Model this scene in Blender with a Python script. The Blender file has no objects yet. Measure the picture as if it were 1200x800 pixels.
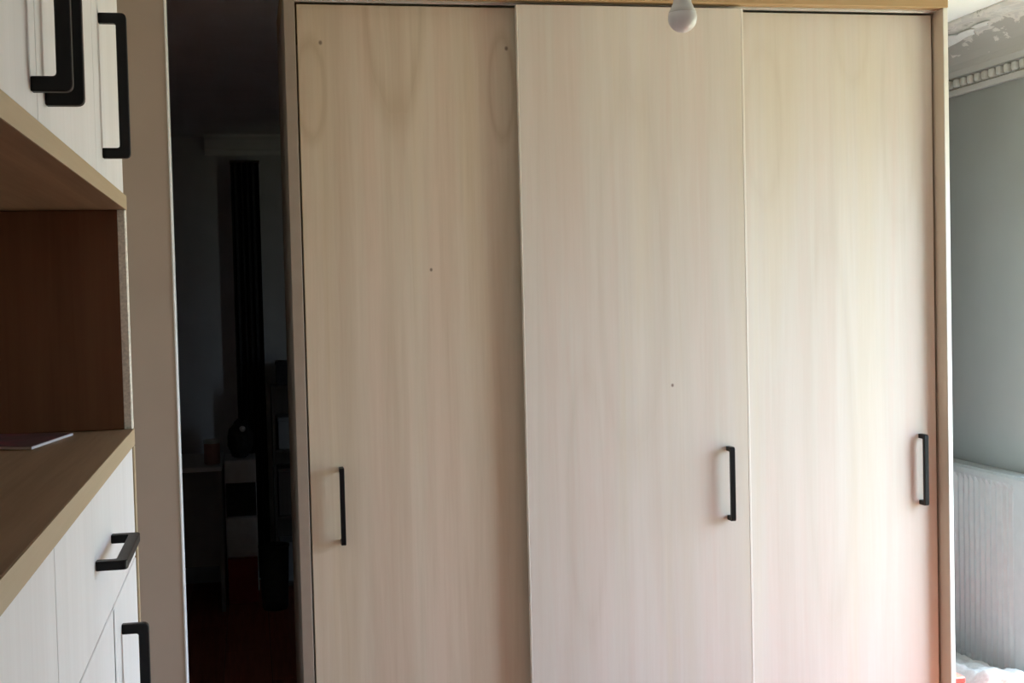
import bpy, bmesh, math, random
from mathutils import Vector, Matrix

# ------------------------------------------------------------------ camera, daylight, exposure
sc = bpy.context.scene
C = sc.collection

cam_d = bpy.data.cameras.new('camera')
cam = bpy.data.objects.new('camera', cam_d)
C.objects.link(cam)
YAW, PITCH, ROLL = 0.1953, -0.0364, -0.0241
fw = Vector((math.sin(YAW) * math.cos(PITCH), math.cos(YAW) * math.cos(PITCH), math.sin(PITCH)))
rt = Vector((math.cos(YAW), -math.sin(YAW), 0))
up = rt.cross(fw)
rt, up = rt * math.cos(ROLL) + up * math.sin(ROLL), up * math.cos(ROLL) - rt * math.sin(ROLL)
cam.matrix_world = Matrix(((rt.x, up.x, -fw.x, 0), (rt.y, up.y, -fw.y, 0), (rt.z, up.z, -fw.z, 1.5), (0, 0, 0, 1)))
cam_d.sensor_width = 36
cam_d.lens = 1555.5 / 1200 * 36
cam_d.clip_start = 0.02
sc.camera = cam

world = bpy.data.worlds.new('overcast_sky')
sc.world = world
world.use_nodes = True
wn, wl = world.node_tree.nodes, world.node_tree.links
wn.clear()
w_out = wn.new('ShaderNodeOutputWorld')
w_bg = wn.new('ShaderNodeBackground')
w_geo = wn.new('ShaderNodeTexCoord')
w_sep = wn.new('ShaderNodeSeparateXYZ')
w_ramp = wn.new('ShaderNodeValToRGB')
w_map = wn.new('ShaderNodeMapRange')
w_map.inputs['From Min'].default_value = -1
w_map.inputs['From Max'].default_value = 1
wl.new(w_geo.outputs['Generated'], w_sep.inputs[0])
wl.new(w_sep.outputs['Z'], w_map.inputs['Value'])
wl.new(w_map.outputs[0], w_ramp.inputs[0])
w_ramp.color_ramp.elements[0].position = 0.44       # yellow-green garden ground outside
w_ramp.color_ramp.elements[0].color = (0.36, 0.37, 0.25, 1)
w_ramp.color_ramp.elements[1].position = 0.56       # bright overcast sky
w_ramp.color_ramp.elements[1].color = (0.70, 0.90, 1.13, 1)
wl.new(w_ramp.outputs[0], w_bg.inputs['Color'])
w_bg.inputs['Strength'].default_value = 13.0
wl.new(w_bg.outputs[0], w_out.inputs[0])

WY0, WY1, WZ0, WZ1 = 2.12, 3.76, 0.12, 2.06          # the tall window opening in the right wall
pl = bpy.data.lights.new('window_daylight', 'AREA')
pl.shape = 'RECTANGLE'
pl.size, pl.size_y = WZ1 - WZ0, WY1 - WY0
pl.cycles.is_portal = True
plo = bpy.data.objects.new('window_daylight', pl)
C.objects.link(plo)
plo.location = (2.62, (WY0 + WY1) / 2, (WZ0 + WZ1) / 2)
plo.rotation_euler = (0, math.radians(90), 0)

sun = bpy.data.lights.new('hazy_sun', 'SUN')
sun.energy = 34
sun.angle = math.radians(1.5)
sun.color = (0.97, 0.97, 0.98)
suno = bpy.data.objects.new('hazy_sun', sun)
C.objects.link(suno)
suno.rotation_euler = Vector((-0.42, -0.02, -0.90)).to_track_quat('-Z', 'Y').to_euler()

sc.view_settings.view_transform = 'Standard'
sc.view_settings.look = 'None'
sc.view_settings.gamma = 1
sc.view_settings.use_curve_mapping = False
sc.view_settings.exposure = 0.06

# ------------------------------------------------------------------ helpers
random.seed(4)


def box(bm, x0, x1, y0, y1, z0, z1, bev=0.0, seg=1):
    r = bmesh.ops.create_cube(bm, size=1)
    vs = r['verts']
    for v in vs:
        v.co = Vector(((x0 + x1) / 2 + v.co.x * (x1 - x0), (y0 + y1) / 2 + v.co.y * (y1 - y0), (z0 + z1) / 2 + v.co.z * (z1 - z0)))
    if bev > 0:
        es = list({e for v in vs for e in v.link_edges})
        bmesh.ops.bevel(bm, geom=es, offset=bev, segments=seg, affect='EDGES', profile=0.5)


def prism(bm, poly, axis, a, b):
    """poly: 2D points; axis 'x','y','z': extruded along it from a to b."""
    def P(p, t):
        if axis == 'x':
            return Vector((t, p[0], p[1]))
        if axis == 'y':
            return Vector((p[0], t, p[1]))
        return Vector((p[0], p[1], t))
    v0 = [bm.verts.new(P(p, a)) for p in poly]
    v1 = [bm.verts.new(P(p, b)) for p in poly]
    n = len(poly)
    bm.faces.new(v0)
    bm.faces.new(list(reversed(v1)))
    for i in range(n):
        j = (i + 1) % n
        bm.faces.new((v0[j], v0[i], v1[i], v1[j]))
    bmesh.ops.recalc_face_normals(bm, faces=bm.faces)


def lathe(bm, prof, cx=0, cy=0, n=32):
    rings = []
    for (r, z) in prof:
        if r < 1e-6:
            rings.append([bm.verts.new((cx, cy, z))])
        else:
            rings.append([bm.verts.new((cx + r * math.cos(2 * math.pi * k / n), cy + r * math.sin(2 * math.pi * k / n), z)) for k in range(n)])
    for a, b in zip(rings, rings[1:]):
        for k in range(n):
            k2 = (k + 1) % n
            if len(a) == 1 and len(b) == 1:
                continue
            if len(a) == 1:
                bm.faces.new((a[0], b[k2], b[k]))
            elif len(b) == 1:
                bm.faces.new((a[k], a[k2], b[0]))
            else:
                bm.faces.new((a[k], a[k2], b[k2], b[k]))
    bmesh.ops.recalc_face_normals(bm, faces=bm.faces)


def obj(name, bm, m, parent=None, loc=(0, 0, 0), smooth=False):
    me = bpy.data.meshes.new(name)
    bm.to_mesh(me)
    bm.free()
    me.materials.append(m)
    if smooth:
        for p in me.polygons:
            p.use_smooth = True
    o = bpy.data.objects.new(name, me)
    C.objects.link(o)
    o.location = loc
    if parent:
        o.parent = parent
    return o


def bx(name, m, parent, *a, bev=0.001, loc=(0, 0, 0)):
    bm = bmesh.new()
    box(bm, *a, bev=bev)
    return obj(name, bm, m, parent, loc)


def thing(name, label, cat, loc=(0, 0, 0), group=None):
    o = bpy.data.objects.new(name, None)
    C.objects.link(o)
    o.location = loc
    o.empty_display_size = 0.1
    o['label'] = label
    o['category'] = cat
    if group:
        o['group'] = group
    return o


def tag(o, label, cat, group=None):
    o['label'] = label
    o['category'] = cat
    if group:
        o['group'] = group
    return o


def struct(name, bm, m):
    o = obj(name, bm, m)
    o['kind'] = 'structure'
    return o


# ------------------------------------------------------------------ materials
class N:
    """tiny wrapper round a material's node tree"""
    def __init__(self, name, rough=0.5, spec=0.5):
        self.m = bpy.data.materials.new(name)
        self.m.use_nodes = True
        self.t = self.m.node_tree
        self.b = self.t.nodes['Principled BSDF']
        self.b.inputs['Roughness'].default_value = rough
        self.b.inputs['Specular IOR Level'].default_value = spec

    def new(self, kind, **kw):
        n = self.t.nodes.new('ShaderNode' + kind)
        for k, v in kw.items():
            setattr(n, k, v)
        return n

    def link(self, a, b):
        self.t.links.new(a, b)

    def val(self, x, sock):
        if isinstance(x, (int, float)):
            sock.default_value = x
        else:
            self.link(x, sock)

    def math(self, op, a, b=None, c=None):
        n = self.new('Math', operation=op)
        self.val(a, n.inputs[0])
        if b is not None:
            self.val(b, n.inputs[1])
        if c is not None:
            self.val(c, n.inputs[2])
        return n.outputs[0]

    def coords(self, scale=(1, 1, 1), off=(0, 0, 0), kind='Object'):
        tc = self.new('TexCoord')
        mp = self.new('Mapping')
        mp.inputs['Scale'].default_value = scale
        mp.inputs['Location'].default_value = off
        self.link(tc.outputs[kind], mp.inputs[0])
        return mp.outputs[0]

    def noise(self, vec, scale, detail=3, rough=0.5, dist=0.0):
        n = self.new('TexNoise')
        self.link(vec, n.inputs['Vector'])
        n.inputs['Scale'].default_value = scale
        n.inputs['Detail'].default_value = detail
        n.inputs['Roughness'].default_value = rough
        n.inputs['Distortion'].default_value = dist
        return n.outputs['Fac']

    def ramp(self, fac, stops):
        n = self.new('ValToRGB')
        el = n.color_ramp.elements
        while len(el) < len(stops):
            el.new(0.5)
        for e, (p, c) in zip(el, stops):
            e.position = p
            e.color = (*c, 1)
        self.link(fac, n.inputs[0])
        return n.outputs[0]

    def mix(self, fac, a, b, mode='MIX'):
        n = self.new('Mix', data_type='RGBA', blend_type=mode)
        self.val(fac, n.inputs[0])
        for x, s in ((a, n.inputs[6]), (b, n.inputs[7])):
            if isinstance(x, tuple):
                s.default_value = (*x, 1)
            else:
                self.link(x, s)
        return n.outputs[2]

    def bump(self, h, strength, dist=0.001):
        n = self.new('Bump')
        n.inputs['Strength'].default_value = strength
        n.inputs['Distance'].default_value = dist
        self.link(h, n.inputs['Height'])
        self.link(n.outputs[0], self.b.inputs['Normal'])

    def color(self, c):
        if isinstance(c, tuple):
            self.b.inputs['Base Color'].default_value = (*c, 1)
        else:
            self.link(c, self.b.inputs['Base Color'])
        return self.m


def plain(name, c, rough=0.5, metal=0.0, spec=0.5, mottle=0.04, nscale=30):
    n = N(name, rough, spec)
    n.b.inputs['Metallic'].default_value = metal
    f = n.noise(n.coords(), nscale, 3)
    k = 1 - mottle
    n.color(n.ramp(f, [(0.3, tuple(x * k for x in c)), (0.7, tuple(min(1, x * (1 + mottle)) for x in c))]))
    return n.m


def wood(name, light, dark, along='z', grain=1.0, rough=0.5, off=(0, 0, 0), freq=60, figures=(), knots=(), fig_strength=0.5, hue=0.0):
    """long grain running along one axis; figures are cathedral ovals (u, v, ru, rv), knots (u, v) in the plane x-z"""
    n = N(name, rough, 0.35)
    tc = n.coords(off=off)
    s = {'x': (0.035, 1, 1), 'y': (1, 0.035, 1), 'z': (1, 1, 0.035)}[along]
    mp = n.new('Mapping')
    mp.inputs['Scale'].default_value = s
    n.link(tc, mp.inputs[0])
    fine = n.noise(mp.outputs[0], freq * 3, 4, 0.6, 0.3)
    mid = n.noise(mp.outputs[0], freq * 0.55, 3, 0.55, 0.8)
    wide = n.noise(mp.outputs[0], freq * 0.12, 2, 0.5, 0.5)
    f = n.math('ADD', n.math('MULTIPLY', fine, 0.22), n.math('ADD', n.math('MULTIPLY', mid, 0.40), n.math('MULTIPLY', wide, 0.38)))
    if figures:
        raw = n.new('TexCoord')
        sp = n.new('SeparateXYZ')
        n.link(raw.outputs['Object'], sp.inputs[0])
        wob = n.math('MULTIPLY', n.math('SUBTRACT', n.noise(mp.outputs[0], 14, 2), 0.5), 0.5)
        for (u, v, ru, rv) in figures:
            du = n.math('POWER', n.math('DIVIDE', n.math('SUBTRACT', sp.outputs['X'], u), ru), 2.0)
            dv = n.math('POWER', n.math('DIVIDE', n.math('SUBTRACT', sp.outputs['Z'], v), rv), 2.0)
            d = n.math('ADD', n.math('SQRT', n.math('ADD', du, dv)), wob)
            ring = n.math('POWER', n.math('ABSOLUTE', n.math('SINE', n.math('MULTIPLY', d, 1.571))), 30.0)
            fade = n.new('MapRange')
            n.link(d, fade.inputs['Value'])
            fade.inputs['From Min'].default_value = 1.2
            fade.inputs['From Max'].default_value = 1.9
            fade.inputs['To Min'].default_value = 1
            fade.inputs['To Max'].default_value = 0
            f = n.math('SUBTRACT', f, n.math('MULTIPLY', n.math('MULTIPLY', ring, fade.outputs[0]), 0.11 * fig_strength))
            inn = n.math('LESS_THAN', d, 1.0)
            f = n.math('SUBTRACT', f, n.math('MULTIPLY', inn, 0.035 * fig_strength))
    mean = tuple((a + b) / 2 for a, b in zip(light, dark))
    h = 0.5 * grain
    lo = tuple(m - (m - b) * grain for m, b in zip(mean, dark))
    hi = tuple(m + (a - m) * grain for m, a in zip(mean, light))
    col = n.ramp(f, [(0.30, lo), (0.62, hi)])
    if hue:
        hv = n.noise(mp.outputs[0], 9, 3, 0.6, 0.8)
        tint = n.ramp(hv, [(0.35, (1.0, 0.985, 0.94)), (0.5, (1, 1, 1)), (0.65, (1.0, 0.955, 0.95))])
        col = n.mix(hue, col, tint, 'MULTIPLY')
    if knots:
        raw = n.new('TexCoord')
        sp = n.new('SeparateXYZ')
        n.link(raw.outputs['Object'], sp.inputs[0])
        for (u, v, r) in knots:
            du = n.math('SUBTRACT', sp.outputs['X'], u)
            dv = n.math('MULTIPLY', n.math('SUBTRACT', sp.outputs['Z'], v), 0.8)
            d = n.math('SQRT', n.math('ADD', n.math('MULTIPLY', du, du), n.math('MULTIPLY', dv, dv)))
            k = n.new('MapRange')
            n.link(d, k.inputs['Value'])
            k.inputs['From Min'].default_value = r
            k.inputs['From Max'].default_value = r * 2.4
            k.inputs['To Min'].default_value = 0.75
            k.inputs['To Max'].default_value = 0.0
            col = n.mix(k.outputs[0], col, (0.10, 0.055, 0.03))
    n.bump(fine, 0.12, 0.0006)
    n.color(col)
    return n.m


POPL, POPD = (0.78, 0.735, 0.67), (0.665, 0.605, 0.52)
POLL, POLD = (0.755, 0.665, 0.535), (0.61, 0.51, 0.375)
DX0, DX1 = 0.140, 0.712            # left door
MX0, MX1 = 0.7049, 1.326           # middle door (front track)
RX0, RX1 = 1.318, 1.912            # right door
DZ0, DZ1 = 0.045, 2.252
M_doorL = wood('poplar_left', POLL, POLD, 'z', 1.0, 0.5, (0, 0, 0), 46,
               figures=[(0.39 - DX0, 2.30 - DZ0, 0.075, 0.34), (0.170 - DX0, 2.03 - DZ0, 0.036, 0.13), (0.665 - DX0, 2.04 - DZ0, 0.032, 0.13)],
               knots=[(0.198 - DX0, 2.151 - DZ0, 0.0025), (0.682 - DX0, 2.142 - DZ0, 0.0025), (0.468 - DX0, 1.566 - DZ0, 0.002)], fig_strength=1.5, hue=1.0)
M_doorM = wood('poplar_middle', POPL, POPD, 'z', 0.8, 0.5, (3.1, 0, 1.7), 46,
               figures=[(1.0 - MX0, 1.55 - DZ0, 0.09, 0.5), (0.86 - MX0, 0.95 - DZ0, 0.05, 0.35)],
               knots=[(1.105 - MX0, 1.243 - DZ0, 0.002)], fig_strength=0.8, hue=1.0)
M_doorR = wood('poplar_right', POPL, POPD, 'z', 0.75, 0.5, (7.3, 0, 4.1), 46,
               figures=[(1.66 - RX0, 2.22 - DZ0, 0.05, 0.16), (1.40 - RX0, 1.95 - DZ0, 0.05, 0.22), (1.58 - RX0, 1.1 - DZ0, 0.07, 0.55), (1.80 - RX0, 1.95 - DZ0, 0.05, 0.3)],
               fig_strength=0.75, hue=1.0)
M_poplar_edge = wood('poplar_edge_lit', (0.90, 0.86, 0.78), (0.84, 0.79, 0.70), 'z', 0.6, 0.5, (1, 2, 3), 46)  # window light along the door edges, painted in as paler wood
M_carcase = wood('carcase_pine', (0.50, 0.345, 0.18), (0.36, 0.23, 0.11), 'x', 0.9, 0.5, (2, 5, 1), 40)
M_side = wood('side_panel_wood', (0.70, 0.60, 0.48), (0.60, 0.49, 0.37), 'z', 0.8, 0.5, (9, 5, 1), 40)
M_sidefront = plain('pale_lit_side', (0.80, 0.78, 0.73), 0.45)  # window light on the panel edge put into a pale colour
M_whitewood = wood('white_ash_laminate', (0.88, 0.88, 0.87), (0.78, 0.775, 0.76), 'z', 0.8, 0.45, (4, 1, 2), 60)
M_oak = wood('oak_board', (0.33, 0.235, 0.15), (0.16, 0.108, 0.064), 'y', 1.0, 0.5, (1, 4, 2), 50)
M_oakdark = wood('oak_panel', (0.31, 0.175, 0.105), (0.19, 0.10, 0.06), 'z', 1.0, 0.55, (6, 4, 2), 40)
M_oakedge = wood('oak_edge', (0.50, 0.40, 0.25), (0.40, 0.30, 0.17), 'y', 0.8, 0.5, (2, 2, 2), 60)
M_rawedge = plain('raw_chipboard_edge', (0.78, 0.74, 0.63), 0.7, mottle=0.18, nscale=220)
M_carcwhite = plain('white_carcase', (0.72, 0.71, 0.68), 0.5)
M_black = plain('black_metal', (0.005, 0.005, 0.006), 0.42, 0.0, 0.25)
M_track = plain('track_aluminium', (0.78, 0.76, 0.74), 0.35, 0.6)
M_white = plain('white_paint', (0.82, 0.83, 0.82), 0.5)
M_bead = plain('corner_bead_white', (0.90, 0.92, 0.93), 0.4)
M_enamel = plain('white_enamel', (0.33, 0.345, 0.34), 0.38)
M_ceil = plain('ceiling_paint', (0.87, 0.885, 0.89), 0.8, nscale=4)
M_grey = plain('grey_wall_paint', (0.27, 0.275, 0.262), 0.8, nscale=5)
M_beige = plain('beige_wall_paint', (0.50, 0.42, 0.34), 0.75, nscale=5)
M_pale = plain('pale_wall_paint', (0.50, 0.49, 0.46), 0.8, nscale=5)
M_dimwall = plain('slate_wall_paint', (0.70, 0.71, 0.73), 0.8, nscale=5)
M_dimgrey = plain('grey_laminate', (0.24, 0.24, 0.24), 0.6)
M_dimwhite = plain('greyed_white_laminate', (0.74, 0.74, 0.75), 0.6)
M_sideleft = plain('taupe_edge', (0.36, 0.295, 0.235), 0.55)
M_dark = plain('dark_cloth', (0.03, 0.03, 0.032), 0.9, nscale=60, mottle=0.3)
M_darkwood = wood('dark_wood', (0.10, 0.08, 0.065), (0.05, 0.04, 0.03), 'z', 1.0, 0.5, (3, 3, 3), 40)
M_darkred = plain('dark_red_laminate', (0.40, 0.03, 0.03), 0.5)
M_red = plain('red_board', (0.62, 0.05, 0.035), 0.5)
M_greyplastic = plain('grey_housing', (0.55, 0.55, 0.54), 0.45)


def mat_floor():
    n = N('red_brown_plank', 0.42, 0.4)
    oi = n.new('ObjectInfo')
    tc = n.coords(scale=(1, 0.05, 1))
    add = n.new('VectorMath', operation='ADD')
    n.link(tc, add.inputs[0])
    n.link(oi.outputs['Random'], add.inputs[1])
    f = n.noise(add.outputs[0], 60, 4, 0.6, 0.5)
    a = n.ramp(f, [(0.3, (0.36, 0.105, 0.06)), (0.7, (0.52, 0.17, 0.11))])
    b = n.ramp(oi.outputs['Random'], [(0, (0.82, 0.82, 0.82)), (1, (1, 1, 1))])
    n.color(n.mix(1.0, a, b, 'MULTIPLY'))
    return n.m


def mat_cove():
    n = N('peeling_cornice_paint', 0.8, 0.3)
    v = n.coords(scale=(1, 0.45, 1))
    f = n.noise(v, 17, 6, 0.65, 0.6)
    sp = n.new('SeparateXYZ')
    n.link(n.coords(), sp.inputs[0])
    band = n.new('MapRange')
    n.link(sp.outputs['Z'], band.inputs['Value'])
    band.inputs['From Min'].default_value = 2.25
    band.inputs['From Max'].default_value = 2.33
    g = n.math('ADD', f, n.math('MULTIPLY', n.math('SUBTRACT', band.outputs[0], 0.75), 0.35))
    col = n.ramp(g, [(0.47, (0.42, 0.41, 0.385)), (0.485, (0.66, 0.645, 0.61)), (0.56, (0.66, 0.645, 0.61)), (0.575, (0.58, 0.57, 0.55))])
    n.color(col)
    n.bump(g, 0.5, 0.006)
    return n.m


def mat_glass():
    n = N('window_glass', 0.02)
    tr = n.new('BsdfTransparent')
    gl = n.new('BsdfGlossy')
    gl.inputs['Roughness'].default_value = 0.02
    mx = n.new('MixShader')
    mx.inputs[0].default_value = 0.05
    n.link(tr.outputs[0], mx.inputs[1])
    n.link(gl.outputs[0], mx.inputs[2])
    n.link(mx.outputs[0], n.t.nodes['Material Output'].inputs['Surface'])
    return n.m


def mat_globe():
    n = N('opal_globe', 0.3)
    n.b.inputs['Subsurface Weight'].default_value = 0.3
    n.b.inputs['Subsurface Radius'].default_value = (0.02, 0.02, 0.02)
    return n.color((0.66, 0.66, 0.67))


def mat_sheet():
    n = N('dust_sheet_cloth', 0.85, 0.2)
    f = n.noise(n.coords(), 60, 5, 0.6)
    n.bump(n.noise(n.coords(), 18, 5, 0.6), 0.35, 0.02)
    return n.color(n.ramp(f, [(0.3, (0.44, 0.44, 0.425)), (0.7, (0.53, 0.53, 0.515))]))


def mat_cover():
    n = N('booklet_cover', 0.3)
    f = n.noise(n.coords(scale=(1, 1, 1)), 14, 3, 0.6)
    return n.color(n.ramp(f, [(0.35, (0.035, 0.028, 0.035)), (0.52, (0.10, 0.06, 0.08)), (0.62, (0.22, 0.05, 0.07)), (0.75, (0.16, 0.13, 0.15))]))


M_floor, M_cove, M_glass, M_globe, M_sheet, M_cover = mat_floor(), mat_cove(), mat_glass(), mat_globe(), mat_sheet(), mat_cover()

# ------------------------------------------------------------------ the rooms
CZ = 2.36
XR, XL = 2.45, -0.56
bm = bmesh.new()
box(bm, -1.3, 2.7, -1.8, 7.5, -0.12, -0.012)
floor = struct('floor', bm, M_dark)
PW, PL = 0.19, 1.29
pm = None
for i in range(21):
    x = -1.28 + i * PW
    st = (i * 0.47) % PL
    y = -1.75 - st
    while y < 7.3:
        if pm is None:
            b = bmesh.new()
            box(b, 0, PW - 0.002, 0, PL - 0.002, -0.012, 0.0, bev=0.0012)
            p = obj('plank', b, M_floor, floor, (x, y, 0))
            pm = p.data
        elif -1.75 - PL * .5 < y:
            p = bpy.data.objects.new('plank', pm)
            C.objects.link(p)
            p.parent = floor
            p.location = (x, y, 0)
        y += PL

bm = bmesh.new()
box(bm, -1.3, 2.7, -1.8, 7.5, CZ, CZ + 0.1)
struct('ceiling', bm, M_ceil)

bm = bmesh.new()                                   # right wall with its window opening
box(bm, XR, XR + 0.22, -1.8, WY0, 0, CZ)
box(bm, XR, XR + 0.22, WY1, 5.4, 0, CZ)
box(bm, XR, XR + 0.22, WY0, WY1, 0, WZ0)
box(bm, XR, XR + 0.22, WY0, WY1, WZ1, CZ)
struct('wall_right', bm, M_grey)
bm = bmesh.new()
box(bm, XL - 0.1, XL, -1.8, 3.3, 0, CZ)
struct('wall_left', bm, M_pale)
bm = bmesh.new()
box(bm, XL - 0.1, XR + 0.2, -1.9, -1.7, 0, CZ)
struct('wall_front', bm, M_pale)
NY, NX, NT = 3.30, -0.173, 0.06
bm = bmesh.new()                                   # short wall beside the gap
box(bm, -1.3, NX - 0.004, NY, NY + NT, 0, CZ)
struct('wall_back', bm, M_beige)
bm = bmesh.new()                                   # white reveal that closes its end
box(bm, NX - 0.004, NX, NY - 0.002, NY + NT + 0.002, 0, CZ, bev=0.001)
struct('trim_1', bm, M_bead)
bm = bmesh.new()
box(bm, 0.16, 1.66, 4.10, 4.20, 0, CZ)
box(bm, 1.56, 1.66, 4.20, 4.68, 0, CZ)
box(bm, 1.56, 1.66, 4.96, 7.2, 0, CZ)
box(bm, 1.56, 1.66, 4.68, 4.96, 2.0, CZ)  # above an unseen opening added to let daylight into the dark room
struct('wall_partition', bm, M_dimwall)
bm = bmesh.new()
box(bm, 1.66, XR + 0.2, 5.2, 5.35, 0, CZ)
struct('wall_alcove', bm, M_grey)
bm = bmesh.new()
box(bm, -1.3, -1.2, NY + NT, 7.2, 0, CZ)
struct('wall_far_left', bm, M_dimwall)
bm = bmesh.new()
box(bm, -1.3, 1.66, 7.2, 7.4, 0, CZ)
struct('wall_far', bm, M_dimwall)

# cornice on the right wall: band, bead row, cove
def cornice_poly(x, s):
    pts = [(0, 2.150), (0.016, 2.150), (0.020, 2.168), (0.012, 2.174), (0.012, 2.204), (0.030, 2.208), (0.034, 2.222)]
    for k in range(0, 9):
        a = k / 8 * math.pi / 2
        pts.append((0.036 + 0.105 * (1 - math.cos(a)), 2.226 + 0.118 * math.sin(a)))
    pts += [(0.146, 2.347), (0.152, 2.354), (0.152, CZ), (0, CZ)]
    return [(x + s * p, z) for p, z in pts]


bm = bmesh.new()
prism(bm, cornice_poly(XR, -1), 'y', -1.7, 5.2)
cor = struct('trim_2', bm, M_cove)
bm = bmesh.new()
box(bm, XR - 0.031, XR - 0.010, -0.013, 0.013, 2.174, 2.203, bev=0.007, seg=3)
M_corn = plain('cornice_paint', (0.44, 0.43, 0.40), 0.8)
b0 = obj('bead', bm, M_corn, cor, (0, 3.52, 0), smooth=True)
for k in range(1, 26):
    b = b0.copy()
    C.objects.link(b)
    b.parent = cor
    b.location = (0, 3.52 + 0.0445 * k, 0)
# loose flakes of old paint curling off the cove
def flake(pts, y0, name='paint_flake'):
    b = bmesh.new()
    vs = [b.verts.new(p) for p in pts]
    b.faces.new(vs)
    r = bmesh.ops.extrude_face_region(b, geom=b.faces[:])
    for e in r['geom']:
        if isinstance(e, bmesh.types.BMVert):
            e.co += Vector((-0.002, 0, -0.003))
    bmesh.ops.recalc_face_normals(b, faces=b.faces)
    return obj(name, b, M_white, cor)


def cove_pt(t, y, lift=0.003):
    a = t * math.pi / 2
    x = XR - (0.036 + 0.105 * (1 - math.cos(a)))
    z = 2.226 + 0.118 * math.sin(a)
    return Vector((x - lift * math.cos(a), y, z - lift * math.sin(a)))


rr = random.Random(8)
for (y, t, ly, lt) in ((4.16, 0.62, 0.10, 0.16), (4.05, 0.66, 0.07, 0.10), (4.28, 0.55, 0.06, 0.10), (3.94, 0.74, 0.06, 0.07)):
    n = 11
    pts = [cove_pt(t + lt * math.sin(2 * math.pi * k / n) * rr.uniform(.6, 1.1), y + ly * math.cos(2 * math.pi * k / n) * rr.uniform(.6, 1.1), 0.004) for k in range(n)]
    flake(pts, y)

bm = bmesh.new()
prism(bm, [(7.2, 2.262), (7.185, 2.262), (7.18, 2.285), (7.165, 2.29), (7.15, 2.31), (7.12, 2.335), (7.08, 2.35), (7.08, CZ), (7.2, CZ)], 'x', -0.20, 1.56)
struct('trim_3', bm, M_ceil)
bm = bmesh.new()
box(bm, XR - 0.018, XR, WY1 + 0.02, 5.2, 0, 0.12, bev=0.004)
struct('baseboard_right', bm, M_white)

# window out of frame that lights the room
win = thing('window_1', 'x', 'x')
del win['label'], win['category']
win['kind'] = 'structure'
bm = bmesh.new()
f = 0.05
for (a, b_, c, d) in ((WY0, WY1, WZ0, WZ0 + f), (WY0, WY1, WZ1 - f, WZ1), (WY0, WY0 + f, WZ0 + f, WZ1 - f), (WY1 - f, WY1, WZ0 + f, WZ1 - f), ((WY0 + WY1) / 2 - .03, (WY0 + WY1) / 2 + .03, WZ0 + f, WZ1 - f)):
    box(bm, 2.52, 2.58, a, b_, c, d, bev=0.003)
obj('frame', bm, M_white, win)
for a, b_ in ((WY0 + f, (WY0 + WY1) / 2 - .03), ((WY0 + WY1) / 2 + .03, WY1 - f)):
    bx('pane', M_glass, win, 2.548, 2.552, a, b_, WZ0 + f, WZ1 - f, bev=0)


# ------------------------------------------------------------------ pull handles (one mesh, many copies)
def rounded(pts, r_idx, r, n=5):
    out = []
    L = len(pts)
    for i, p in enumerate(pts):
        if i not in r_idx:
            out.append(p)
            continue
        p = Vector(p)
        a = (Vector(pts[i - 1]) - p).normalized()
        b = (Vector(pts[(i + 1) % L]) - p).normalized()
        s, e = p + a * r, p + b * r
        for k in range(n + 1):
            t = k / n
            q = s * (1 - t) ** 2 + p * 2 * t * (1 - t) + e * t * t
            out.append((q.x, q.y))
    return out


def handle_mesh(L=0.204, S=0.038, T=0.0135, Wd=0.012):
    """U-shaped bar pull: local z along its length (centred), local -y outwards from the door, x across."""
    h = L / 2
    outer = [(0, -h), (-S, -h), (-S, h), (0, h)]
    inner = [(0, h - T), (-S + T, h - T), (-S + T, -h + T), (0, -h + T)]
    po = rounded(outer, (1, 2), 0.008) + rounded(inner, (1, 2), 0.004)
    b = bmesh.new()
    prism(b, po, 'x', -Wd / 2, Wd / 2)
    es = [e for e in b.edges if len(e.link_faces) == 2 and e.calc_face_angle() > 1.2]
    bmesh.ops.bevel(b, geom=es, offset=0.001, segments=1, affect='EDGES')
    bmesh.ops.triangulate(b, faces=[f_ for f_ in b.faces if len(f_.verts) > 4])
    me = bpy.data.meshes.new('handle')
    b.to_mesh(me)
    b.free()
    me.materials.append(M_black)
    return me


H_ward = handle_mesh(0.20, 0.036, 0.0125, 0.0125)
H_cab = handle_mesh(0.204, 0.038, 0.0145, 0.012)


def handle(parent, me, loc, rot=(0, 0, 0)):
    o = bpy.data.objects.new('handle', me)
    C.objects.link(o)
    o.parent = parent
    o.location = loc
    o.rotation_euler = rot
    return o


# ------------------------------------------------------------------ sliding wardrobe
D = 3.4448                      # front of the two rear doors
M = D - 0.045                   # front of the middle door
WF = D - 0.055                  # front edge of the carcase
WB = 4.06
ward = thing('wardrobe', 'tall pale poplar wardrobe with three sliding doors and black handles', 'wardrobe', (0, 0, 0))
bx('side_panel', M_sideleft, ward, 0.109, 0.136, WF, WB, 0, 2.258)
sp_ = bx('side_panel', M_side, ward, 1.907, 1.918, WF + 0.004, WB, 0, 2.258)
bx('front_edge', M_sidefront, sp_, 1.907, 1.920, WF, WF + 0.004, 0, 2.258, bev=0.0006)
bx('bounce_skin', M_sidefront, sp_, 1.918, 1.920, WF + 0.004, WB, 0, 2.258, bev=0.0004)  # unseen pale skin added to bounce window light onto the alcove wall
bx('top_panel', M_carcase, ward, 0.109, 1.921, WF - 0.002, WB, 2.258, 2.330, bev=0.002)
bx('bottom_panel', M_side, ward, 0.136, 1.907, WF + 0.01, WB, 0, 0.036)
bx('back_panel', M_side, ward, 0.136, 1.907, WB - 0.01, WB, 0.036, 2.258)
bm = bmesh.new()
box(bm, 0.137, 1.906, D - 0.010, D - 0.006, 2.240 + .0125, 2.2575)
box(bm, 0.137, 1.906, M + 0.020, D + 0.030, 2.2555, 2.2578)
obj('top_track', bm, M_track, ward)
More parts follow.
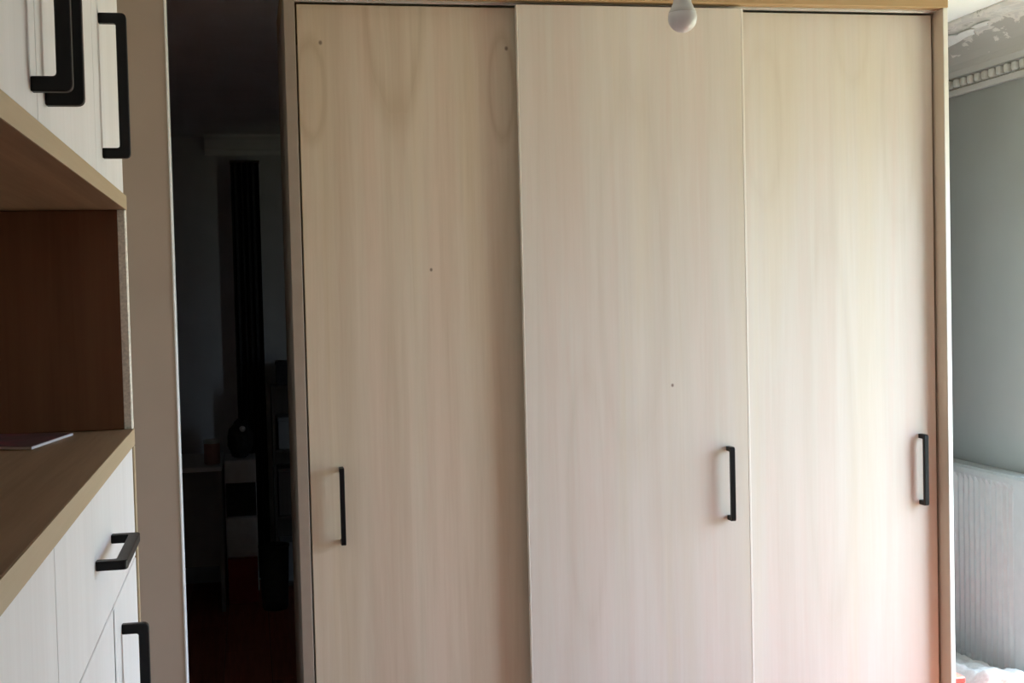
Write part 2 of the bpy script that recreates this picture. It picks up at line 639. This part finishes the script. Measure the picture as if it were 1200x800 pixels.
bx('bottom_track', M_track, ward, 0.137, 1.906, M, D + 0.02, 0.036, 0.042, bev=0)


def door(m, x0, x1, yf, edge=None):
    d = bx('sliding_door', m, ward, 0, x1 - x0, 0, 0.018, 0, DZ1 - DZ0 - 0.004, bev=0.0012, loc=(x0, yf, DZ0))
    return d


dl = door(M_doorL, DX0 + 0.003, DX1, D)
dm = door(M_doorM, MX0 + 0.003, MX1 - 0.006, M)
dr = door(M_doorR, RX0, RX1 - 0.012, D)
for (x0, x1) in ((-0.003, 0.0), (MX1 - MX0 - 0.009, MX1 - MX0 - 0.003)):
    e = bx('lit_edge_band', M_poplar_edge, dm, x0, x1, -0.0004, 0.018, 0, DZ1 - DZ0 - 0.004, bev=0.0006)
handle(dl, H_ward, (0.222 - DX0 - 0.003, 0, 0.962 - DZ0))
handle(dm, H_ward, (1.262 - MX0 - 0.003, 0, 0.973 - DZ0))
handle(dr, H_ward, (1.851 - RX0, 0, 0.976 - DZ0))

# ------------------------------------------------------------------ wall units on the left
XB = XL + 0.004                 # their backs
XD = -0.195                     # door faces
XE = -0.193                     # board edges
YE = 2.262
SEAM1, SEAM0, SEAMN = 1.870, 1.362, 0.895
G = 0.0015
ROTX = (0, 0, math.radians(90))   # handle's outward -y turned to +x


def front(name, parent, y0, y1, z0, z1):
    return bx(name, M_whitewood, parent, XD - 0.018, XD, y0 + G, y1 - G, z0 + G, z1 - G, bev=0.001)


def carcase(parent, y0, y1, z0, z1):
    bx('body', M_carcwhite, parent, XB, XD - 0.0195, y0 + 0.0005, y1 - 0.0005, z0, z1)


ZU0, ZU1 = 1.6765, 2.33
u1 = thing('wall_cabinet', 'white woodgrain wall cabinet with a pair of doors and two long black handles', 'cabinet', group=None)
carcase(u1, SEAMN, SEAM1, ZU0, ZU1)
a = front('door', u1, SEAMN, SEAM0, ZU0, ZU1)
handle(a, H_cab, (XD, 1.328, 1.803), ROTX)
a = front('door', u1, SEAM0, SEAM1, ZU0, ZU1)
handle(a, H_cab, (XD, 1.420, 1.803), ROTX)
u2 = thing('wall_cabinet', 'white woodgrain wall cabinet with one door and single black handle, next to beige wall', 'cabinet')
carcase(u2, SEAM1, YE, ZU0, ZU1)
a = front('door', u2, SEAM1, YE, ZU0, ZU1)
handle(a, H_cab, (XD, 1.962, 1.806), ROTX)

op = thing('open_shelf_unit', 'open oak shelf niche between wall cabinets and worktop, dark inside', 'shelf')
bx('top_board', M_oak, op, XB, XE, SEAMN, YE + 0.018, 1.6520, 1.6755, bev=0.001)
bx('front_edge', M_oakedge, op, XE, XE + 0.001, SEAMN, YE + 0.018, 1.6520, 1.6755, bev=0)
sd = bx('end_panel', M_oakdark, op, XB + 0.019, XE - 0.013, YE, YE + 0.018, 1.2915, 1.6515)
bm = bmesh.new()
prism(bm, [(XE - 0.013, YE), (XE - 0.002, YE + 0.003), (XE, YE + 0.006), (XE, YE + 0.018), (XE - 0.013, YE + 0.018)], 'z', 1.2915, 1.6515)
obj('raw_edge', bm, M_rawedge, sd)
bx('back_panel', M_oakdark, op, XB, XB + 0.018, SEAMN, YE + 0.018, 1.2915, 1.6515)
bx('end_panel', M_oakdark, op, XB + 0.019, XE - 0.002, SEAMN, SEAMN + 0.018, 1.2915, 1.6515)

wt = thing('worktop', 'long oak worktop with light sawn edge above white drawers', 'worktop')
bx('board', M_oak, wt, XB, XE, SEAMN - 0.4, YE + 0.020, 1.2640, 1.2907, bev=0.0012)
bx('front_edge', M_oakedge, wt, XE, XE + 0.001, SEAMN - 0.4, YE + 0.020, 1.2640, 1.2907, bev=0)


lc = thing('base_cabinet', 'white woodgrain base cabinet with one wide drawer above two doors', 'cabinet')
ZL0, ZD, ZT = 0.10, 1.081, 1.2625
bx('body', M_carcwhite, lc, XB, XD - 0.0195, SEAM0 + .0005, YE - 0.0005, ZL0, ZT)
bx('plinth', M_carcwhite, lc, XB, XD - 0.06, SEAM0 + .0005, YE, 0, ZL0)
bx('end_panel', M_oakedge, lc, XB, XD + 0.003, YE + 0.0005, YE + 0.018, 0, ZT)
dw = front('drawer', lc, SEAM0, YE, ZD, ZT)
handle(dw, H_cab, (XD, 1.800, 1.175), Matrix(((0, -1, 0), (0, 0, 1), (-1, 0, 0))).to_euler())
a = front('door', lc, SEAM0, 1.895, ZL0, ZD)
handle(a, H_cab, (XD, 1.420, 0.938), ROTX)
a = front('door', lc, 1.880, YE, ZL0, ZD)
handle(a, H_cab, (XD, 1.995, 0.930), ROTX)
ln = thing('base_cabinet', 'white woodgrain base cabinet with full-height door and no drawer, under near end of worktop', 'cabinet')
bx('body', M_carcwhite, ln, XB, XD - 0.0195, 0.70, SEAM0 - 0.0005, ZL0, ZT)
bx('plinth', M_carcwhite, ln, XB, XD - 0.06, 0.70, SEAM0 - 0.0005, 0, ZL0)
front('door', ln, 0.70, SEAM0, ZL0, ZT)

# booklet on the worktop
bk = thing('booklet', 'thin dark booklet with white page edges lying on oak worktop', 'booklet', (-0.313, 2.009, 1.2912))
ang = math.atan2(0.2, 0.035)      # long side towards (-.278, 2.209)
bk.rotation_euler = (0, 0, ang - math.pi / 2)


def leaf(z0, z1, m, name, inset, lift):
    b = bmesh.new()
    nx = 8
    for i in range(nx):
        x0, x1 = -0.148 + inset + (0.148 - 2 * inset) * i / nx, -0.148 + inset + (0.148 - 2 * inset) * (i + 1) / nx
        def lz(x):
            return lift * (min(1.0, -x / 0.148)) ** 1.5
        vs = []
        for (x, y) in ((x0, inset), (x1, inset), (x1, 0.194 - inset), (x0, 0.194 - inset)):
            vs.append((x, y))
        lo = [b.verts.new((x, y, z0 + lz(x) * (1 - y / 0.194 * 0.8))) for x, y in vs]
        hi = [b.verts.new((x, y, z1 + lz(x) * (1 - y / 0.194 * 0.8))) for x, y in vs]
        b.faces.new(list(reversed(lo)))
        b.faces.new(hi)
        for k in range(4):
            j = (k + 1) % 4
            b.faces.new((lo[k], lo[j], hi[j], hi[k]))
    bmesh.ops.remove_doubles(b, verts=b.verts, dist=1e-6)
    return obj(name, b, m, bk)


M_paper = plain('page_edges', (0.62, 0.60, 0.62), 0.7)
leaf(0.0, 0.0035, M_paper, 'pages', 0.0, 0.009)
leaf(0.0036, 0.0042, M_cover, 'cover', 0.0015, 0.009)

# ------------------------------------------------------------------ bulb hanging from the ceiling
BX, BY, BZ = 0.884, 2.60, 2.021
bl = thing('hanging_bulb', 'bare white bulb hanging from ceiling in front of wardrobe', 'bulb', (BX, BY, BZ))
R_ = 0.0295
prof = [(0, 0)]
for k in range(1, 13):
    a = -math.pi / 2 + k / 12 * (math.pi / 2 + 0.35)
    prof.append((R_ * math.cos(a), R_ + R_ * math.sin(a)))
bm = bmesh.new()
lathe(bm, prof)
gl = obj('globe', bm, M_globe, bl, smooth=True)
zt = prof[-1][1]
bm = bmesh.new()
lathe(bm, [(prof[-1][0], zt), (prof[-1][0] + 0.0004, zt + 0.001), (0.0235, zt + 0.010), (0.0190, zt + 0.020), (0.0165, zt + 0.034), (0.0145, zt + 0.050), (0.0, zt + 0.050)])
obj('housing', bm, M_greyplastic, bl, smooth=True)
bm = bmesh.new()
lathe(bm, [(0, zt + 0.046), (0.0175, zt + 0.046), (0.019, zt + 0.052), (0.019, zt + 0.085), (0.012, zt + 0.098), (0.004, zt + 0.104), (0, zt + 0.104)])
obj('socket', bm, M_white, bl, smooth=True)
bm = bmesh.new()
lathe(bm, [(0, zt + 0.10), (0.003, zt + 0.10), (0.003, CZ - BZ), (0, CZ - BZ)], n=10)
obj('cord', bm, M_white, bl, smooth=True)

# ------------------------------------------------------------------ alcove: radiator, dust sheet, red box
rd = thing('radiator', 'white ribbed panel radiator on grey wall behind dust sheet', 'radiator', (0, 0, 0))
RX, RY0, RY1, RZ0, RZ1 = 2.372, 3.742, 4.94, 0.19, 0.876
bm = bmesh.new()
prof = [(RY0, RX), (RY0 + 0.075, RX)]
y = RY0 + 0.075
while y < RY1 - 0.09:
    for k, dx in ((0.05, 0), (0.22, 0.010), (0.40, 0.013), (0.62, 0.013), (0.80, 0.010), (0.97, 0)):
        prof.append((y + 0.0333 * k, RX + dx))
    y += 0.0333
prof.append((RY1, RX))
rows = [(RZ0, 0), (RZ0 + 0.025, 0), (RZ0 + 0.045, 1), (RZ1 - 0.045, 1), (RZ1 - 0.025, 0), (RZ1 - 0.006, 0), (RZ1, -2)]
grid = []
for z, s in rows:
    grid.append([bm.verts.new((RX + (x - RX) * (s if s > 0 else 0) + (0.006 if s < 0 else 0), yy, z)) for yy, x in prof])
for a, b in zip(grid, grid[1:]):
    for i in range(len(prof) - 1):
        bm.faces.new((a[i], b[i], b[i + 1], a[i + 1]))
ext = bmesh.ops.extrude_face_region(bm, geom=bm.faces[:])
for e in ext['geom']:
    if isinstance(e, bmesh.types.BMVert):
        e.co.x = RX + 0.018
bmesh.ops.recalc_face_normals(bm, faces=bm.faces)
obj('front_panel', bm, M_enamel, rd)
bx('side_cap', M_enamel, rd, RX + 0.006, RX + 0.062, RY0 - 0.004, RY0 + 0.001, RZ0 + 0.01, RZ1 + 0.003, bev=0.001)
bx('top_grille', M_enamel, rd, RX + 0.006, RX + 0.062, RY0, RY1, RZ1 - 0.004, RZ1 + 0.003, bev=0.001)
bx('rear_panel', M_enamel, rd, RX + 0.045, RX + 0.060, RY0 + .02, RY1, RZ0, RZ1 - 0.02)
for yb in (RY0 + 0.2, RY1 - 0.2):
    bx('bracket', M_white, rd, RX + 0.058, XR - 0.002, yb, yb + 0.04, RZ0 + 0.1, RZ1 - 0.1, bev=0.001)

# dust sheet heaped along the wall
from mathutils import noise as mnoise
bm = bmesh.new()
nx, ny = 46, 170
x0, x1, y0, y1 = 2.045, 2.355, 2.35, 4.95  # near stretch, out of view, added to bounce sunlight onto the ceiling
vg = []
for j in range(ny + 1):
    row = []
    for i in range(nx + 1):
        u, v = i / nx, j / ny
        x = x0 + (x1 - x0) * u
        y = y0 + (y1 - y0) * v
        ridge = min(1, (u / 0.55)) ** 0.7 * (1 if u < 0.93 else max(0.55, 1 - (u - 0.93) * 4))
        ends = min(1, v / 0.12, (1 - v) / 0.1) ** 0.6
        p = Vector((x * 5, y * 4, 0))
        c = mnoise.noise(p) * 0.5 + abs(mnoise.noise(p * 2.3)) * 0.5 + mnoise.noise(p * 5) * 0.18
        z = (0.285 - 0.11 * max(-0.3, min(0.6, y - 3.82))) * ridge * ends * (0.93 + 0.16 * c) + 0.008 * abs(mnoise.noise(p * 9))
        edge = 0.02 * mnoise.noise(Vector((y * 7, 3, 1)))
        row.append(bm.verts.new((x + edge * (1 - u), y, max(0.004, z))))
    vg.append(row)
for j in range(ny):
    for i in range(nx):
        bm.faces.new((vg[j][i], vg[j][i + 1], vg[j + 1][i + 1], vg[j + 1][i]))
sh = obj('dust_sheet', bm, M_sheet, None, smooth=True)
md = sh.modifiers.new('cloth_thickness', 'SOLIDIFY')
md.thickness = 0.003
md.offset = -1
tag(sh, 'crumpled white dust sheet heaped on the floor before the radiator', 'dust sheet')

rb = thing('box', 'narrow red box between side of wardrobe and white dust sheet', 'box', (1.979, 3.56, 0))
bx('body', M_red, rb, -0.040, 0.015, -0.09, 0.11, 0, 0.345, bev=0.002)
bx('lid', M_red, rb, -0.0415, 0.0165, -0.0915, 0.1115, 0.3455, 0.362, bev=0.002)

# ------------------------------------------------------------------ the unlit room seen through the gap
dk = thing('desk', 'plain desk with thin pale top in unlit room behind gap', 'desk', (0, 0, 0))
bx('desk_top', M_dimwhite, dk, -0.95, -0.148, 6.46, 7.05, 0.685, 0.708, bev=0.002)
bx('side_panel', M_dimgrey, dk, -0.17, -0.15, 6.50, 7.03, 0, 0.685)
bx('side_panel', M_dimgrey, dk, -0.95, -0.93, 6.50, 7.03, 0, 0.685)
bx('modesty_panel', M_dimgrey, dk, -0.93, -0.17, 6.52, 6.54, 0.22, 0.685)
dr_ = thing('drawer_unit', 'narrow white drawer unit with dark slab as shaded shelf and red base, beside desk', 'drawer unit', (0, 0, 0))
bx('body', M_dimwhite, dr_, -0.140, 0.012, 6.70, 7.03, 0.05, 0.70)
bx('drawer', M_dimwhite, dr_, -0.140, 0.012, 6.66, 6.699, 0.597, 0.709, bev=0.003)
bx('shelf_shade', M_dark, dr_, -0.136, 0.008, 6.690, 6.699, 0.428, 0.592, bev=0)  # dark slab painted in for the shaded gap of an open shelf
bx('drawer', M_dimwhite, dr_, -0.140, 0.012, 6.66, 6.699, 0.228, 0.424, bev=0.003)
bx('base', M_darkred, dr_, -0.138, 0.006, 6.665, 7.03, 0.0, 0.222, bev=0.002)
mg = thing('canister', 'small pinkish canister standing on the dim desk', 'canister', (-0.195, 6.58, 0.708))
bm = bmesh.new()
lathe(bm, [(0, 0), (0.036, 0), (0.038, 0.004), (0.038, 0.100), (0, 0.100)], n=20)
obj('body', bm, plain('pink_tin', (0.45, 0.25, 0.22), 0.5), mg)
bm = bmesh.new()
lathe(bm, [(0, 0.1002), (0.040, 0.1002), (0.040, 0.115), (0.036, 0.119), (0, 0.119)], n=20)
obj('lid', bm, M_greyplastic, mg)
bg = thing('bag', 'dark slumped bag with added silver highlight on top of drawer unit', 'bag', (-0.06, 6.82, 0.7095))
bm = bmesh.new()
bmesh.ops.create_icosphere(bm, subdivisions=4, radius=1)
for v in bm.verts:
    n_ = 1 + 0.16 * mnoise.noise(v.co * 2.2) + 0.07 * mnoise.noise(v.co * 6)
    v.co = Vector((v.co.x * 0.062 * n_, v.co.y * 0.08 * n_, max(0.0, 0.085 + v.co.z * 0.1 * n_)))
obj('body', bm, M_dark, bg, smooth=True)
bm = bmesh.new()
lathe(bm, [(0, -0.008), (0.012, -0.006), (0.016, 0), (0.012, 0.006), (0, 0.008)], n=16)
bmesh.ops.rotate(bm, verts=bm.verts, cent=(0, 0, 0), matrix=Matrix.Rotation(math.radians(80), 3, 'X'))
obj('glint_disc', bm, M_track, bg, (0.012, -0.066, 0.145), smooth=True)  # silver highlight on the bag, put in as a small bright disc
bm = bmesh.new()
prof = []
for k in range(17):
    t = k / 16
    prof.append((-0.07 + 0.145 * t, 0.022 * math.sin(k * 1.9)))
poly = [(x, 7.10 + y) for x, y in prof] + [(x, 7.112 + y) for x, y in reversed(prof)]
prism(bm, poly, 'z', 0.03, 2.215)
ct = thing('curtain', 'tall narrow black curtain hanging against the far unlit wall', 'curtain')
obj('cloth', bm, M_dark, ct)
bx('rail', M_darkwood, ct, -0.074, 0.079, 7.098, 7.2, 2.215, 2.226, bev=0.002)
sf = thing('shelf_unit', 'dark narrow shelving unit half hidden behind wardrobe in unlit room', 'shelf unit', (0, 0, 0))
bx('side_panel', M_darkwood, sf, 0.100, 0.115, 6.80, 7.07, 0, 1.06)
bx('side_panel', M_darkwood, sf, 0.46, 0.475, 6.80, 7.07, 0, 1.06)
for z in (0.04, 0.38, 0.72, 1.045):
    bx('shelf', M_darkwood, sf, 0.116, 0.459, 6.80, 7.07, z, z + 0.015)
bx('back_panel', M_darkwood, sf, 0.116, 0.459, 7.06, 7.07, 0, 1.06)
for (z, x, w, h, m, lab) in ((0.0556, 0.125, 0.12, 0.2, M_dimgrey, 'grey box on lowest shelf of dark shelving unit'),
                             (0.3956, 0.122, 0.09, 0.24, M_darkwood, 'dark upright file box on second shelf of shelving unit'),
                             (0.7356, 0.13, 0.10, 0.16, M_dimgrey, 'small grey box on upper shelf of shelving unit'),
                             (1.0606, 0.13, 0.13, 0.12, M_dark, 'black box standing on top of dark shelving unit')):
    t = thing('storage_box', lab, 'box', (x, 6.84, z))
    bx('body', m, t, 0, w, 0, 0.18, 0, h - 0.02, bev=0.002)
    bx('lid', m, t, -0.003, w + 0.003, -0.003, 0.183, h - 0.0195, h, bev=0.002)
bn = thing('bin', 'black round bin on floor beside the drawer unit', 'bin', (0.085, 6.50, 0))
bm = bmesh.new()
lathe(bm, [(0, 0), (0.058, 0), (0.062, 0.01), (0.072, 0.30), (0.068, 0.30), (0.058, 0.02), (0, 0.02)], n=24)
obj('body', bm, M_dark, bn, smooth=True)
bm = bmesh.new()
lathe(bm, [(0.067, 0.3005), (0.075, 0.3005), (0.075, 0.312), (0.067, 0.312), (0.067, 0.3005)], n=24)
obj('rim', bm, M_dark, bn)
